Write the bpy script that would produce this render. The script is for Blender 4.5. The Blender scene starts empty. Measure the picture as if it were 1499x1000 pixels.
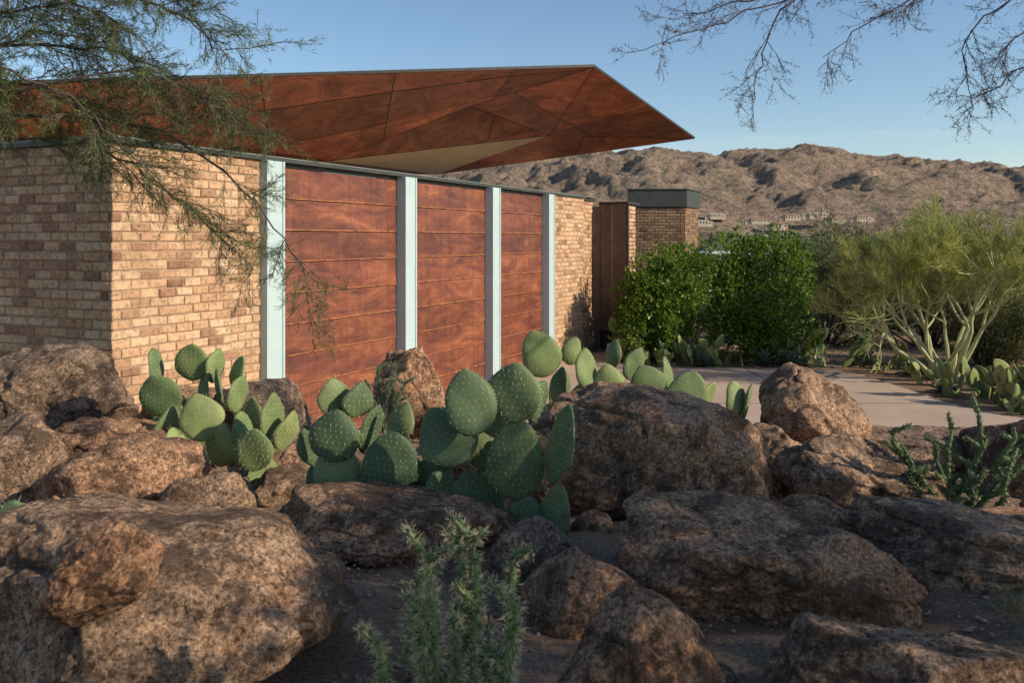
import bpy, bmesh, math, random
import numpy as np
from mathutils import Vector, noise, Quaternion

random.seed(7); rng = np.random.default_rng(7)
scene = bpy.context.scene
COL = scene.collection
CAMZ = 2.475

# ------------------------------------------------------------------ materials
def new_mat(name):
    m = bpy.data.materials.new(name); m.use_nodes = True
    nt = m.node_tree; b = nt.nodes['Principled BSDF']
    return m, nt, b
def L(nt, a, b): nt.links.new(a, b)
def ramp(nt, fac, stops):
    r = nt.nodes.new('ShaderNodeValToRGB')
    els = r.color_ramp.elements
    while len(els) < len(stops): els.new(0.5)
    for e, (p, c) in zip(els, stops):
        e.position = p; e.color = (c[0], c[1], c[2], 1)
    L(nt, fac, r.inputs['Fac']); return r.outputs['Color']
def mix(nt, fac, a, b, bt='MIX'):
    n = nt.nodes.new('ShaderNodeMix'); n.data_type = 'RGBA'; n.blend_type = bt
    for sock, v in ((n.inputs[0], fac), (n.inputs[6], a), (n.inputs[7], b)):
        if hasattr(v, 'links'): L(nt, v, sock)
        elif isinstance(v, (int, float)): sock.default_value = v
        else: sock.default_value = (v[0], v[1], v[2], 1)
    return n.outputs[2]
def noise_tex(nt, vec, scale, detail=6, rough=0.6, dist=0.0):
    n = nt.nodes.new('ShaderNodeTexNoise')
    n.inputs['Scale'].default_value = scale; n.inputs['Detail'].default_value = detail
    n.inputs['Roughness'].default_value = rough; n.inputs['Distortion'].default_value = dist
    L(nt, vec, n.inputs['Vector']); return n.outputs['Fac']
def bump(nt, h, strength, dist, normal=None):
    n = nt.nodes.new('ShaderNodeBump'); n.inputs['Strength'].default_value = strength
    n.inputs['Distance'].default_value = dist; L(nt, h, n.inputs['Height'])
    if normal: L(nt, normal, n.inputs['Normal'])
    return n.outputs['Normal']
def coord(nt): 
    return nt.nodes.new('ShaderNodeTexCoord').outputs['Object']
def geo(nt, out): return nt.nodes.new('ShaderNodeNewGeometry').outputs[out]

def mat_rock(name, tint=(1.06,.97,.87)):
    m, nt, b = new_mat(name)
    oc = coord(nt); oi = nt.nodes.new('ShaderNodeObjectInfo')
    va = nt.nodes.new('ShaderNodeVectorMath'); va.operation = 'ADD'
    sc = nt.nodes.new('ShaderNodeVectorMath'); sc.operation = 'SCALE'
    L(nt, oi.outputs['Location'], sc.inputs[0]); sc.inputs['Scale'].default_value = 3.1
    L(nt, oc, va.inputs[0]); L(nt, sc.outputs[0], va.inputs[1]); v = va.outputs[0]
    big = noise_tex(nt, v, 2.6, 6, .62, .8)
    c = ramp(nt, big, [(.30,(.34,.265,.205)),(.44,(.52,.41,.325)),(.56,(.66,.52,.41)),(.68,(.58,.385,.27)),(.78,(.66,.54,.43))])
    med = noise_tex(nt, v, 14, 9, .8, .2)
    c = mix(nt, 1.0, c, ramp(nt, med, [(.37,(.36,.33,.31)),(.48,(.86,.84,.82)),(.64,(1.22,1.18,1.14))]), 'MULTIPLY')
    fine = noise_tex(nt, v, 62, 4, .85)
    c = mix(nt, 1.0, c, ramp(nt, fine, [(.39,(.22,.205,.195)),(.47,(.80,.78,.77)),(.56,(1.05,1.05,1.05)),(.63,(1.6,1.56,1.5))]), 'MULTIPLY')
    vor = nt.nodes.new('ShaderNodeTexVoronoi'); vor.inputs['Scale'].default_value = 120; L(nt, v, vor.inputs['Vector'])
    c = mix(nt, .6, c, ramp(nt, vor.outputs['Color'], [(.15,(.42,.41,.40)),(.4,(1,1,1)),(.8,(1.3,1.27,1.25))]), 'MULTIPLY')
    varn = noise_tex(nt, v, 3.6, 9, .80, .4)
    vf = ramp(nt, varn, [(.50,(0,0,0)),(.56,(1,1,1))])
    c = mix(nt, vf, c, mix(nt, .76, c, (.080,.060,.048)))
    tn = ramp(nt, oi.outputs['Random'], [(0,(.76,.75,.75)),(.5,(.98,.91,.85)),(1,(1.10,.90,.76))])
    c = mix(nt, 1.0, c, tn, 'MULTIPLY')
    c = mix(nt, 1.0, c, tint, 'MULTIPLY')
    L(nt, c, b.inputs['Base Color']); b.inputs['Roughness'].default_value = .88
    b.inputs['Specular IOR Level'].default_value = .25
    n1 = bump(nt, noise_tex(nt, v, 9, 9, .74, .3), 1.0, .055)
    n2 = bump(nt, noise_tex(nt, v, 55, 6, .8), 1.0, .012, n1)
    L(nt, n2, b.inputs['Normal'])
    return m

def mat_brick(name, dark=1.0):
    m, nt, b = new_mat(name)
    rnd = geo(nt, 'Random Per Island'); v = coord(nt)
    c = ramp(nt, rnd, [(0,(.36,.205,.125)),(.18,(.52,.325,.195)),(.42,(.62,.41,.25)),(.65,(.66,.46,.295)),(.85,(.54,.335,.20)),(1,(.28,.155,.095))])
    n = noise_tex(nt, v, 20, 8, .78)
    c = mix(nt, .9, c, ramp(nt, n, [(.36,(.44,.40,.38)),(.5,(1,1,1)),(.66,(1.22,1.2,1.15))]), 'MULTIPLY')
    st = noise_tex(nt, v, 1.1, 5, .6)
    c = mix(nt, .7, c, ramp(nt, st, [(.35,(.76,.71,.67)),(.6,(1.08,1.07,1.05))]), 'MULTIPLY')
    c = mix(nt, 1, c, (dark,dark,dark), 'MULTIPLY')
    L(nt, c, b.inputs['Base Color']); b.inputs['Roughness'].default_value = .9
    b.inputs['Specular IOR Level'].default_value = .2
    L(nt, bump(nt, noise_tex(nt, v, 45, 6, .75), .8, .010), b.inputs['Normal'])
    return m

def mat_simple(name, col, rough=.6, nscale=8, namt=.25, metal=0, bumpd=.002, bscale=60, spec=.4):
    m, nt, b = new_mat(name); v = coord(nt)
    n = noise_tex(nt, v, nscale, 6, .65)
    lo = [max(0, x*(1-namt)) for x in col]; hi = [x*(1+namt) for x in col]
    L(nt, ramp(nt, n, [(.3,lo),(.7,hi)]), b.inputs['Base Color'])
    b.inputs['Roughness'].default_value = rough; b.inputs['Metallic'].default_value = metal
    b.inputs['Specular IOR Level'].default_value = spec
    L(nt, bump(nt, noise_tex(nt, v, bscale, 4, .6), .4, bumpd), b.inputs['Normal'])
    return m

def mat_corten(name, base=1.0, rnd=.8, streak=(.6,.6,2.4)):
    m, nt, b = new_mat(name); v = coord(nt)
    mp = nt.nodes.new('ShaderNodeMapping'); mp.inputs['Scale'].default_value = streak
    L(nt, v, mp.inputs[0])
    n = noise_tex(nt, mp.outputs[0], 1.7, 10, .74, .8)
    c = ramp(nt, n, [(.32,(.085,.030,.022)),(.44,(.16,.050,.030)),(.54,(.24,.078,.040)),(.64,(.35,.125,.055)),(.74,(.46,.19,.08))])
    mp2 = nt.nodes.new('ShaderNodeMapping'); mp2.inputs['Scale'].default_value = (6,6,.5); L(nt, v, mp2.inputs[0])
    s2 = noise_tex(nt, mp2.outputs[0], 2.0, 6, .65)
    c = mix(nt, .5, c, ramp(nt, s2, [(.36,(.62,.6,.58)),(.64,(1.22,1.2,1.18))]), 'MULTIPLY')
    f = noise_tex(nt, v, 34, 8, .78)
    c = mix(nt, .7, c, ramp(nt, f, [(.36,(.60,.56,.54)),(.65,(1.28,1.24,1.18))]), 'MULTIPLY')
    r = geo(nt, 'Random Per Island')
    c = mix(nt, rnd, c, ramp(nt, r, [(0,(.62,.62,.62)),(.5,(.95,.95,.95)),(1,(1.28,1.25,1.22))]), 'MULTIPLY')
    c = mix(nt, 1, c, (base, base, base), 'MULTIPLY')
    L(nt, c, b.inputs['Base Color']); b.inputs['Roughness'].default_value = .5
    b.inputs['Specular IOR Level'].default_value = .5
    L(nt, bump(nt, f, .3, .003), b.inputs['Normal'])
    return m

def mat_leaf(name, cols, trans=.35, rough=.55):
    m, nt, b = new_mat(name)
    r = geo(nt, 'Random Per Island')
    k = len(cols)-1
    c = ramp(nt, r, [(i/k, col) for i, col in enumerate(cols)])
    v = coord(nt)
    c = mix(nt, .6, c, ramp(nt, noise_tex(nt, v, 1.6, 3, .6), [(.35,(.6,.62,.6)),(.65,(1.25,1.22,1.1))]), 'MULTIPLY')
    L(nt, c, b.inputs['Base Color']); b.inputs['Roughness'].default_value = rough
    b.inputs['Specular IOR Level'].default_value = .3
    t = nt.nodes.new('ShaderNodeBsdfTranslucent'); L(nt, mix(nt, 1, c, (1.25,1.3,.7), 'MULTIPLY'), t.inputs['Color'])
    ms = nt.nodes.new('ShaderNodeMixShader'); ms.inputs[0].default_value = trans
    L(nt, b.outputs[0], ms.inputs[1]); L(nt, t.outputs[0], ms.inputs[2])
    L(nt, ms.outputs[0], nt.nodes['Material Output'].inputs['Surface'])
    return m

M_ROCK = mat_rock('granite'); M_ROCKB = mat_rock('granite_brown', (.86,.76,.66))
M_BRICK = mat_brick('brick')
M_BRICKD = mat_brick('brick_shaded', .5)  # darkened copy of the brick, the tower's shade painted into its colour
M_MORTAR = mat_simple('mortar', (.35,.235,.155), .95, 12, .3, 0, .004, 80, .1)
M_DOOR = mat_corten('corten_door', .92, .5)
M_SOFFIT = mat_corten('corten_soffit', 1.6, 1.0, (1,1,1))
M_STEELP = mat_simple('painted_steel_pale', (.43,.55,.55), .5, 5, .06)
M_STRIP = mat_simple('flashing_grey', (.20,.23,.21), .5, 5, .1)
M_COPING = mat_simple('coping_metal', (.065,.07,.06), .5, 5, .2, .3)
M_DARK = mat_simple('dark_metal', (.045,.042,.038), .5, 5, .3, .2)
M_BROWN = mat_simple('brown_steel', (.13,.09,.065), .6, 3, .3, .1)
M_TAN = mat_simple('tan_metal', (.50,.39,.25), .6, 2, .12)
M_DECK = mat_simple('roof_bounce_deck', (.48,.38,.28), .95, 30, .3)  # unseen deck, made light tan to bounce sun up onto the soffit
M_GLASS = mat_simple('tinted_glazing', (.03,.035,.035), .08, 2, .1)
M_ORANGE = mat_simple('rust_edge', (.36,.14,.055), .8, 9, .7)

# ------------------------------------------------------------------ mesh builder
class MB:
    def __init__(s): s.v = []; s.f = []; s.m = []; s.n = 0
    def add(s, verts, faces, mi=0):
        b = s.n
        s.v.extend([tuple(p) for p in verts]); s.n += len(verts)
        s.f.extend([tuple(b+i for i in f) for f in faces]); s.m.extend([mi]*len(faces))
    def addnp(s, verts, faces, mi=0):
        faces = (faces + s.n).tolist(); verts = verts.tolist()
        s.v.extend(verts); s.n += len(verts); s.f.extend(faces); s.m.extend([mi]*len(faces))
    def box(s, o, ax, ay, az, mi=0):
        o, ax, ay, az = map(Vector, (o, ax, ay, az))
        p = [o, o+ax, o+ax+ay, o+ay, o+az, o+ax+az, o+ax+ay+az, o+ay+az]
        fs = [(0,3,2,1),(4,5,6,7),(0,1,5,4),(1,2,6,5),(2,3,7,6),(3,0,4,7)]
        if ax.cross(ay).dot(az) < 0: fs = [f[::-1] for f in fs]
        s.add(p, fs, mi)
    def tube(s, pts, rad, sides=5, mi=0, cap=True):
        pts = [Vector(p) for p in pts]; vs = []; fs = []
        up = Vector((.13,.21,.97))
        for i, p in enumerate(pts):
            d = (pts[min(i+1,len(pts)-1)] - pts[max(i-1,0)])
            if d.length < 1e-7: d = Vector((0,0,1))
            d.normalize(); a = d.cross(up)
            if a.length < .05: a = d.cross(Vector((1,0,0)))
            a.normalize(); bb = d.cross(a)
            for k in range(sides):
                t = 2*math.pi*k/sides
                vs.append(p + (a*math.cos(t)+bb*math.sin(t))*rad[i])
        for i in range(len(pts)-1):
            for k in range(sides):
                k2 = (k+1) % sides
                fs.append((i*sides+k, i*sides+k2, (i+1)*sides+k2, (i+1)*sides+k))
        if cap and sides > 3:
            fs.append(tuple(range(sides))[::-1]); fs.append(tuple((len(pts)-1)*sides+k for k in range(sides)))
        s.add(vs, fs, mi)
    def leaves(s, c, d, ln, wd, mi=0):
        n = len(c)
        if n == 0: return
        r = rng.normal(size=(n,3)); side = np.cross(d, r); side /= np.linalg.norm(side, axis=1)[:,None]+1e-9
        ln = np.broadcast_to(ln, (n,))[:,None]; wd = np.broadcast_to(wd, (n,))[:,None]
        v = np.empty((n,4,3)); v[:,0] = c; v[:,1] = c+d*ln*.5+side*wd*.5
        v[:,2] = c+d*ln; v[:,3] = c+d*ln*.5-side*wd*.5
        s.addnp(v.reshape(-1,3), np.arange(n*4).reshape(n,4), mi)
    def obj(s, name, mats, smooth=False, parent=None, loc=None):
        me = bpy.data.meshes.new(name)
        if loc is not None:
            lx, ly, lz = loc; s.v = [(a-lx, b-ly, c-lz) for a, b, c in s.v]
        me.from_pydata(s.v, [], s.f)
        for m in mats: me.materials.append(m)
        me.polygons.foreach_set('material_index', s.m)
        if smooth: me.polygons.foreach_set('use_smooth', [True]*len(s.f))
        me.update()
        o = bpy.data.objects.new(name, me); COL.objects.link(o)
        if loc is not None: o.location = loc
        if parent: o.parent = parent
        return o
def unit(a): return a/(np.linalg.norm(a, axis=-1, keepdims=True)+1e-9)
def empty(name, loc=(0,0,0)):
    e = bpy.data.objects.new(name, None); e.location = loc; COL.objects.link(e); return e
def sstep(a, b, x):
    t = np.clip((x-a)/(b-a), 0, 1); return t*t*(3-2*t)

# ------------------------------------------------------------------ ground
def ground_z(x, y):
    x = np.asarray(x, float); y = np.asarray(y, float)
    mound = 1.15 - .25*sstep(3, 6, y) - .12*sstep(1,4,x)*sstep(3,6,y)
    mound = mound*(1-sstep(6.9, 9.3, y - .25*np.clip(-x-1,0,3)))
    fall = -16*sstep(20, 150, y) - 6*sstep(150, 500, y) + 34*sstep(600, 1500, y)
    fallr = -2.0*sstep(9.5, 22, x)*sstep(9,14,y)*(1-sstep(60,200,y))
    bumps = .035*np.sin(x*2.1+1)*np.sin(y*1.7) + .02*np.sin(x*5.3+y*3.1)
    return mound + fall + fallr + bumps*(mound > .02)*np.clip(mound,0,1)
def gz(x, y): return float(ground_z(x, y))

def axis(segs):
    out = []
    for a, b, st in segs: out.append(np.arange(a, b, st))
    return np.unique(np.concatenate(out + [np.array([segs[-1][1]])]))
gx = axis([(-4000,-600,200),(-600,-60,40),(-60,-12,4),(-12,14,.16),(14,60,4),(60,600,40),(600,4000,200)])
gy = axis([(-400,-40,40),(-40,-4,4),(-4,1,.5),(1,10,.12),(10,24,.5),(24,120,6),(120,600,24),(600,5000,160)])
X, Y = np.meshgrid(gx, gy); Z = ground_z(X, Y)
nearm = (Y > .5) & (Y < 9.2) & (np.abs(X) < 13)
for i, j in zip(*np.where(nearm)):
    p = Vector((X[i,j], Y[i,j], 0)); w = min(1, max(0, Z[i,j]/.3))
    Z[i,j] += w*(.06*noise.noise(p*1.3)+.025*noise.noise(p*5)+.01*noise.noise(p*13))
V = np.stack([X, Y, Z], -1).reshape(-1, 3)
nx, ny = len(gx), len(gy)
idx = np.arange(nx*ny).reshape(ny, nx)
F = np.stack([idx[:-1,:-1], idx[:-1,1:], idx[1:,1:], idx[1:,:-1]], -1).reshape(-1, 4)
g = MB(); g.addnp(V, F)
m, nt, b = new_mat('desert_soil'); v = coord(nt)
c = ramp(nt, noise_tex(nt, v, 1.6, 8, .65), [(.3,(.19,.125,.085)),(.55,(.30,.20,.135)),(.75,(.37,.26,.18))])
c = mix(nt, .9, c, ramp(nt, noise_tex(nt, v, 60, 6, .8), [(.35,(.4,.39,.38)),(.5,(1,1,1)),(.65,(1.6,1.55,1.5))]), 'MULTIPLY')
sep = nt.nodes.new('ShaderNodeSeparateXYZ'); L(nt, v, sep.inputs[0])
mr = nt.nodes.new('ShaderNodeMapRange'); mr.inputs[1].default_value = 40; mr.inputs[2].default_value = 160
L(nt, sep.outputs['Y'], mr.inputs[0])
far = ramp(nt, noise_tex(nt, v, .03, 8, .7), [(.4,(.09,.10,.055)),(.6,(.18,.155,.10))])
c = mix(nt, mr.outputs[0], c, far)
L(nt, c, b.inputs['Base Color']); b.inputs['Roughness'].default_value = .95; b.inputs['Specular IOR Level'].default_value = .1
L(nt, bump(nt, noise_tex(nt, v, 35, 8, .75), .9, .025), b.inputs['Normal'])
g.obj('ground', [m], smooth=True)

gr = MB(); M_GRAV = mat_simple('gravel_stone', (.31,.225,.165), .9, 9, .5, 0, .003, 150, .1)
base_v = np.array([(1,0,0),(-1,0,0),(0,1,0),(0,-1,0),(0,0,1),(0,0,-1)], float)
base_f = np.array([(0,2,4),(2,1,4),(1,3,4),(3,0,4),(2,0,5),(1,2,5),(3,1,5),(0,3,5)])
n = 18000
px = rng.uniform(-4.5, 5.5, n); py = rng.uniform(1.4, 9.0, n)
sz = np.clip(np.exp(rng.normal(-4.8, .6, n)), 0, .028); pz = ground_z(px, py)
vv = base_v[None]*rng.uniform(.6,1.3,(n,6,1))*sz[:,None,None]*np.array([1,1,.7])
a = rng.uniform(0,6.28,n); ca, sa = np.cos(a)[:,None], np.sin(a)[:,None]
vv = np.stack([vv[...,0]*ca-vv[...,1]*sa, vv[...,0]*sa+vv[...,1]*ca, vv[...,2]], -1)
vv += np.stack([px,py,pz+.005],-1)[:,None]
gr.addnp(vv.reshape(-1,3), (base_f[None]+(np.arange(n)*6)[:,None,None]).reshape(-1,3))
n = 5000
px = rng.uniform(1.8, 12, n); py = rng.uniform(11.8, 20.5, n); ok = ~((px<6.9)&(py<17.0)); px=px[ok]; py=py[ok]; n=len(px)
sz = np.exp(rng.normal(-3.9, .5, n)); pz = ground_z(px, py)
vv = base_v[None]*rng.uniform(.6,1.3,(n,6,1))*sz[:,None,None]*np.array([1,1,.6]) + np.stack([px,py,pz],-1)[:,None]
gr.addnp(vv.reshape(-1,3), (base_f[None]+(np.arange(n)*6)[:,None,None]).reshape(-1,3))
gr.obj('gravel', [M_GRAV], smooth=True)

m, nt, b = new_mat('driveway_concrete'); v = coord(nt)
c = ramp(nt, noise_tex(nt, v, .7, 8, .68), [(.3,(.43,.31,.235)),(.7,(.56,.425,.33))])
c = mix(nt, .6, c, ramp(nt, noise_tex(nt, v, 90, 4, .8), [(.35,(.75,.74,.73)),(.65,(1.2,1.2,1.2))]), 'MULTIPLY')
L(nt, c, b.inputs['Base Color']); b.inputs['Roughness'].default_value = .85; b.inputs['Specular IOR Level'].default_value = .2
L(nt, bump(nt, noise_tex(nt, v, 120, 4, .7), .3, .003), b.inputs['Normal'])
M_CONC = m
pts = [(-3.0,9.0),(14,9.0),(14,11.2),(7.6,11.7),(6.9,12.2),(6.55,13.0),(6.3,16.2),(5.6,16.8),(2.2,16.9),(2.0,19.2),(1.6,19.2)]
dr = MB()
dr.add([(x,y,.03) for x,y in pts]+[(x,y,-.1) for x,y in pts],
       [tuple(range(len(pts)))]+[(i+len(pts),(i+1)%len(pts)+len(pts),(i+1)%len(pts),i) for i in range(len(pts))])
for (x0,y0,x1,y1) in [(-1.2,13.2,6.5,13.2),(4.4,9.2,4.4,16.8)]:
    d = Vector((x1-x0,y1-y0,0)); nn = Vector((-d.y,d.x,0)).normalized()*.012
    dr.box((x0-nn.x/2,y0-nn.y/2,.031), d, nn, (0,0,.003), 1)
dr.obj('driveway', [M_CONC, M_DARK])

# ------------------------------------------------------------------ house
house = empty('brick_house', (-3.555, 7.9, 0))
def hchild(mb, name, mats, smooth=False):
    o = mb.obj(name, mats, smooth); o.parent = house
    o.location = (3.555, -7.9, 0)
    return o
C = Vector((-3.555, 7.9, 0)); D1 = Vector((.419, .908, 0)).normalized(); N1 = Vector((D1.y, -D1.x, 0))
D2 = Vector((-.908, .419, 0)).normalized(); N2 = Vector((-.419, -.908, 0)).normalized()
WT = 3.34
def bricks(mb, o, d, nrm, length, z0, z1, bl=.215, bh=.088, mo=.013, mi=0, th=.05, jit=1.0):
    rows = int((z1-z0)/bh)
    bh2 = (z1-z0)/rows
    for r in range(rows):
        x = -(bl*.5 if r % 2 else 0)
        while x < length-.005:
            a = max(x, 0); bb = min(x+bl-mo, length); x += bl
            if bb-a < .03: continue
            j = random.uniform(-.006,.005)*jit
            zz = z0+r*bh2+random.uniform(-.003,.003)*jit
            h = bh2-mo+random.uniform(-.006,.003)*jit
            oo = o+d*(a+random.uniform(-.003,.003)*jit*(a>0))
            w = bb-a; ch = .008; out = j
            p = []
            for (dz, dx, dn) in [(0,0,-th),(0,w,-th),(h,w,-th),(h,0,-th),
                                 (0,0,out-ch),(0,w,out-ch),(h,w,out-ch),(h,0,out-ch),
                                 (ch,ch,out),(ch,w-ch,out),(h-ch,w-ch,out),(h-ch,ch,out)]:
                q = oo+d*dx+nrm*dn
                jj = random.uniform(-.003,.003)*jit; jz = random.uniform(-.003,.003)*jit
                p.append((q.x+jj, q.y+jj, zz+dz+jz))
            fs = [(8,9,10,11),(4,5,9,8),(5,6,10,9),(6,7,11,10),(7,4,8,11),(0,1,5,4),(1,2,6,5),(2,3,7,6),(3,0,4,7)]
            mb.add(p, fs, mi)
bw = MB()
bricks(bw, C, D1, N1, 1.95, -.1, WT)
bricks(bw, C+D1*10.28, D1, N1, 1.85, -.1, WT)
bricks(bw, C+D1*12.13-N1*.12, D1, N1, .95, -.1, WT-.02)
bricks(bw, C+D2*.052, D2, N2, 7.0, -.1, WT)
hchild(bw, 'brick_facing', [M_BRICK])
mo = MB()
def slab(mb, l0, l1, out, inn, z0, z1, mi=0, o=C, d=D1, n=N1):
    p = o+d*l0+n*(-inn); p.z = z0
    mb.box(p, d*(l1-l0), n*(inn+out), (0,0,z1-z0), mi)
slab(mo, .014, 1.95, -.012, .3, -.1, WT-.004)
slab(mo, 10.28, 12.13, -.012, .3, -.1, WT-.004)
slab(mo, 12.13, 13.08, -.134, .42, -.1, WT-.025)
slab(mo, .31, 7.0, -.012, .3, -.1, WT-.004, 0, C, D2, N2)
hchild(mo, 'mortar_backing', [M_MORTAR])
cp = MB()
slab(cp, -.04, 12.2, .035, .36, WT, WT+.045, 0)
slab(cp, 12.2, 13.15, -.08, .5, WT-.02, WT+.025, 0)
slab(cp, .04, 7.2, .033, .36, WT+.001, WT+.044, 0, C, D2, N2)
slab(cp, -.02, 7.2, .012, .30, WT+.0451, WT+.064, 1, C, D2, N2)
slab(cp, -.01, 13.1, -.01, .30, WT+.0455, WT+.060, 1)
hchild(cp, 'coping', [M_COPING, M_STRIP])
rf = MB()
q = [C+D1*.3-N1*.3, C+D1*12.9-N1*.3, C+D1*12.9-N1*6.2, C+D1*.3-N1*6.2]
rf.add([(p.x,p.y,3.25) for p in q]+[(p.x,p.y,3.15) for p in q], [(0,1,2,3),(7,6,5,4),(0,4,5,1),(1,5,6,2),(2,6,7,3),(3,7,4,0)], 0)
rf.box((-9.5,17.0,-1.5), (6.0,0,0), (0,6,0), (0,0,5.1), 1)
hchild(rf, 'roof_deck_and_rear_volume', [M_DECK, M_GLASS])
pl = MB(); 
for l0 in (1.95, 4.80, 7.54, 9.98):
    slab(pl, l0, l0+.032, .09, .1, -.05, WT-.002, 0)
    slab(pl, l0+.032, l0+.268, .078, .1, -.05, WT-.003, 0)
    slab(pl, l0+.268, l0+.30, .09, .1, -.05, WT-.002, 0)
    slab(pl, l0-.02, l0, -.06, .12, -.05, WT-.004, 1)
hchild(pl, 'steel_columns', [M_STEELP, M_DARK])
for i, (a, bb) in enumerate([(2.25,4.78),(5.10,7.52),(7.84,9.96)]):
    dm = MB(); rows = 9; z0 = .03; z1 = WT-.05; h = (z1-z0)/rows
    for r in range(rows):
        zb = z0+r*h
        g_ = .011
        p0 = C+D1*(a+.004)-N1*.050; p1 = C+D1*bb-N1*.050; q0 = C+D1*(a+.004)-N1*.064; q1 = C+D1*bb-N1*.064
        bk0 = C+D1*(a+.004)-N1*.10; bk1 = C+D1*bb-N1*.10
        vs = [(p0.x,p0.y,zb+g_),(p1.x,p1.y,zb+g_),(q1.x,q1.y,zb+h),(q0.x,q0.y,zb+h),
              (bk0.x,bk0.y,zb+g_),(bk1.x,bk1.y,zb+g_),(bk1.x,bk1.y,zb+h),(bk0.x,bk0.y,zb+h)]
        dm.add(vs, [(0,1,2,3),(4,5,1,0),(3,2,6,7)], 0)
        dm.add([(p0.x+N1.x*.001,p0.y+N1.y*.001,zb+g_),(p1.x+N1.x*.001,p1.y+N1.y*.001,zb+g_),
                (p1.x+N1.x*.001,p1.y+N1.y*.001,zb+g_+.012),(p0.x+N1.x*.001,p0.y+N1.y*.001,zb+g_+.012)],[(0,1,2,3)],2)
    slab(dm, a, bb+.02, -.09, .14, 0, WT-.05, 1)
    slab(dm, a, bb+.02, -.045, .0899, WT-.045, WT-.004, 1)
    hchild(dm, 'garage_door_%d' % (i+1), [M_DOOR, M_DARK, M_ORANGE])
sp = MB()
E0 = Vector((1.93,19.75,0)); E1 = Vector((2.50,19.45,0)); d = (E1-E0)
sp.box(E0+Vector((0,0,.45)), d, Vector((.03,.06,0)), (0,0,2.8), 0)
sp.box(E0+Vector((.02,.08,-.3)), d*.9, Vector((.03,.06,0)), (0,0,.76), 1)
sp.box(E1+Vector((.003,0,-.3)), (.035,-.015,0), (.04,.1,0), (0,0,3.52), 1)
sp.box(E0+Vector((0,-.02,3.25)), d*1.06, Vector((.4,.9,0)), (0,0,.05), 1)
sp.box(E0+Vector((-.12,0,-.3)), (.14,-.03,0), Vector((.4,.9,0)), (0,0,3.5), 0)
hchild(sp, 'steel_gate_panel', [M_BROWN, M_DARK])
rb = MB(); bricks(rb, Vector((2.56,19.5,0)), Vector((.35,.937,0)), Vector((.937,-.35,0)), .7, -.3, 3.22)
rb.box((2.2,19.6,-.3), (.33,-.05,0), (.35*.7,.937*.7,0), (0,0,3.5), 1)
hchild(rb, 'brick_return', [M_BRICK, M_MORTAR])
ch = MB(); c0 = Vector((3.42,26,0)); cd = Vector((1.0,-.05,0)).normalized(); cn = Vector((-.05,-1,0)).normalized(); cs = Vector((.42,.9,0)).normalized()
bricks(ch, c0, cd, cn, 1.64, -2, 3.41, mi=0)
c1 = c0+cd*1.64
bricks(ch, c1, cs, Vector((cs.y,-cs.x,0)), 1.6, -2, 3.41, mi=0)
ch.box(c0+Vector((.012,.012,-2)), cd*1.62, cs*1.6, (0,0,5.40), 1)
ch.box(c0+Vector((-.04,-.04,3.42)), cd*1.72, cs*1.7, (0,0,.50), 2)
ch.box(c0+Vector((-.07,-.07,3.92)), cd*1.78, cs*1.76, (0,0,.03), 2)
bricks(ch, c1+Vector((.12,1.5,0)), cd, cn, .3, -2, 3.35, mi=0)
ch.box(c1+Vector((.12,1.512,-2)), cd*.3, cs*1.0, (0,0,5.3), 1)
M_MORTARD = mat_simple('mortar_shaded', (.17,.115,.08), .95, 12, .3, 0, .004, 80, .1)  # mortar darkened to match, shade painted into the colour
hchild(ch, 'brick_chimney_tower', [M_BRICKD, M_MORTARD, M_COPING])

# canopy -----------------------------------------------------------
Lp=(-8.04,11,4.35); A=(1.385,15,5.39); B=(4.12,20,4.74); Dp=(-1.6,19,3.86); E=(-10.2,15,3.77)
Mp=(-.76,16.5,4.95); K=(.78,18.5,4.64); J=(-3.3,16,3.89)
S_ = [Vector(p) for p in (Lp,A,B,Dp,E,Mp,K,J)]
cn_ = MB()
def panels(mb, poly, dirv, pw, ph, mi):
    bm = bmesh.new(); vs = [bm.verts.new(p) for p in poly]; bm.faces.new(vs)
    nrm = (poly[1]-poly[0]).cross(poly[2]-poly[0]).normalized()
    d = Vector(dirv); d = (d-nrm*nrm.dot(d)).normalized()
    e = nrm.cross(d).normalized(); o = poly[0]
    for axv, st in ((d, pw), (e, ph)):
        ts = [(p-o).dot(axv) for p in poly]
        t = math.floor(min(ts)/st)*st+st*.37
        while t < max(ts):
            t += st
            bmesh.ops.bisect_plane(bm, geom=bm.verts[:]+bm.edges[:]+bm.faces[:], plane_co=o+axv*t, plane_no=axv)
    orig = bm.faces[:]
    res = bmesh.ops.inset_individual(bm, faces=orig, thickness=.011, use_even_offset=True)
    ring = set(res['faces'])
    dn = nrm if nrm.z < 0 else -nrm
    for f in bm.faces:
        if f in ring:
            mb.add([v_.co.copy() for v_ in f.verts], [tuple(range(len(f.verts)))], 2)
        else:
            off = dn*random.uniform(.001,.005)
            mb.add([v_.co+off for v_ in f.verts], [tuple(range(len(f.verts)))], mi)
    bm.free()
facets = [([S_[0],S_[1],S_[5],S_[7]],(1,.25,.1),2.0,1.25,0),
          ([S_[0],S_[7],S_[4]],(1,.25,.1),2.6,1.25,0),
          ([S_[1],S_[2],S_[6]],(.5,.9,-.1),2.0,1.2,0),
          ([S_[1],S_[6],S_[5]],(.5,.9,-.1),2.0,1.2,0),
          ([S_[7],S_[5],S_[6]],(1,.4,.2),2.4,1.2,0),
          ([S_[7],S_[6],S_[3]],(1,.5,0),9,9,1),
          ([S_[6],S_[2],S_[3]],(1,.2,0),2.2,1.1,0),
          ([S_[7],S_[3],S_[4]],(1,.2,0),2.2,1.2,0)]
for poly, dv, pw, ph, mi in facets: panels(cn_, poly, dv, pw, ph, mi)
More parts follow.
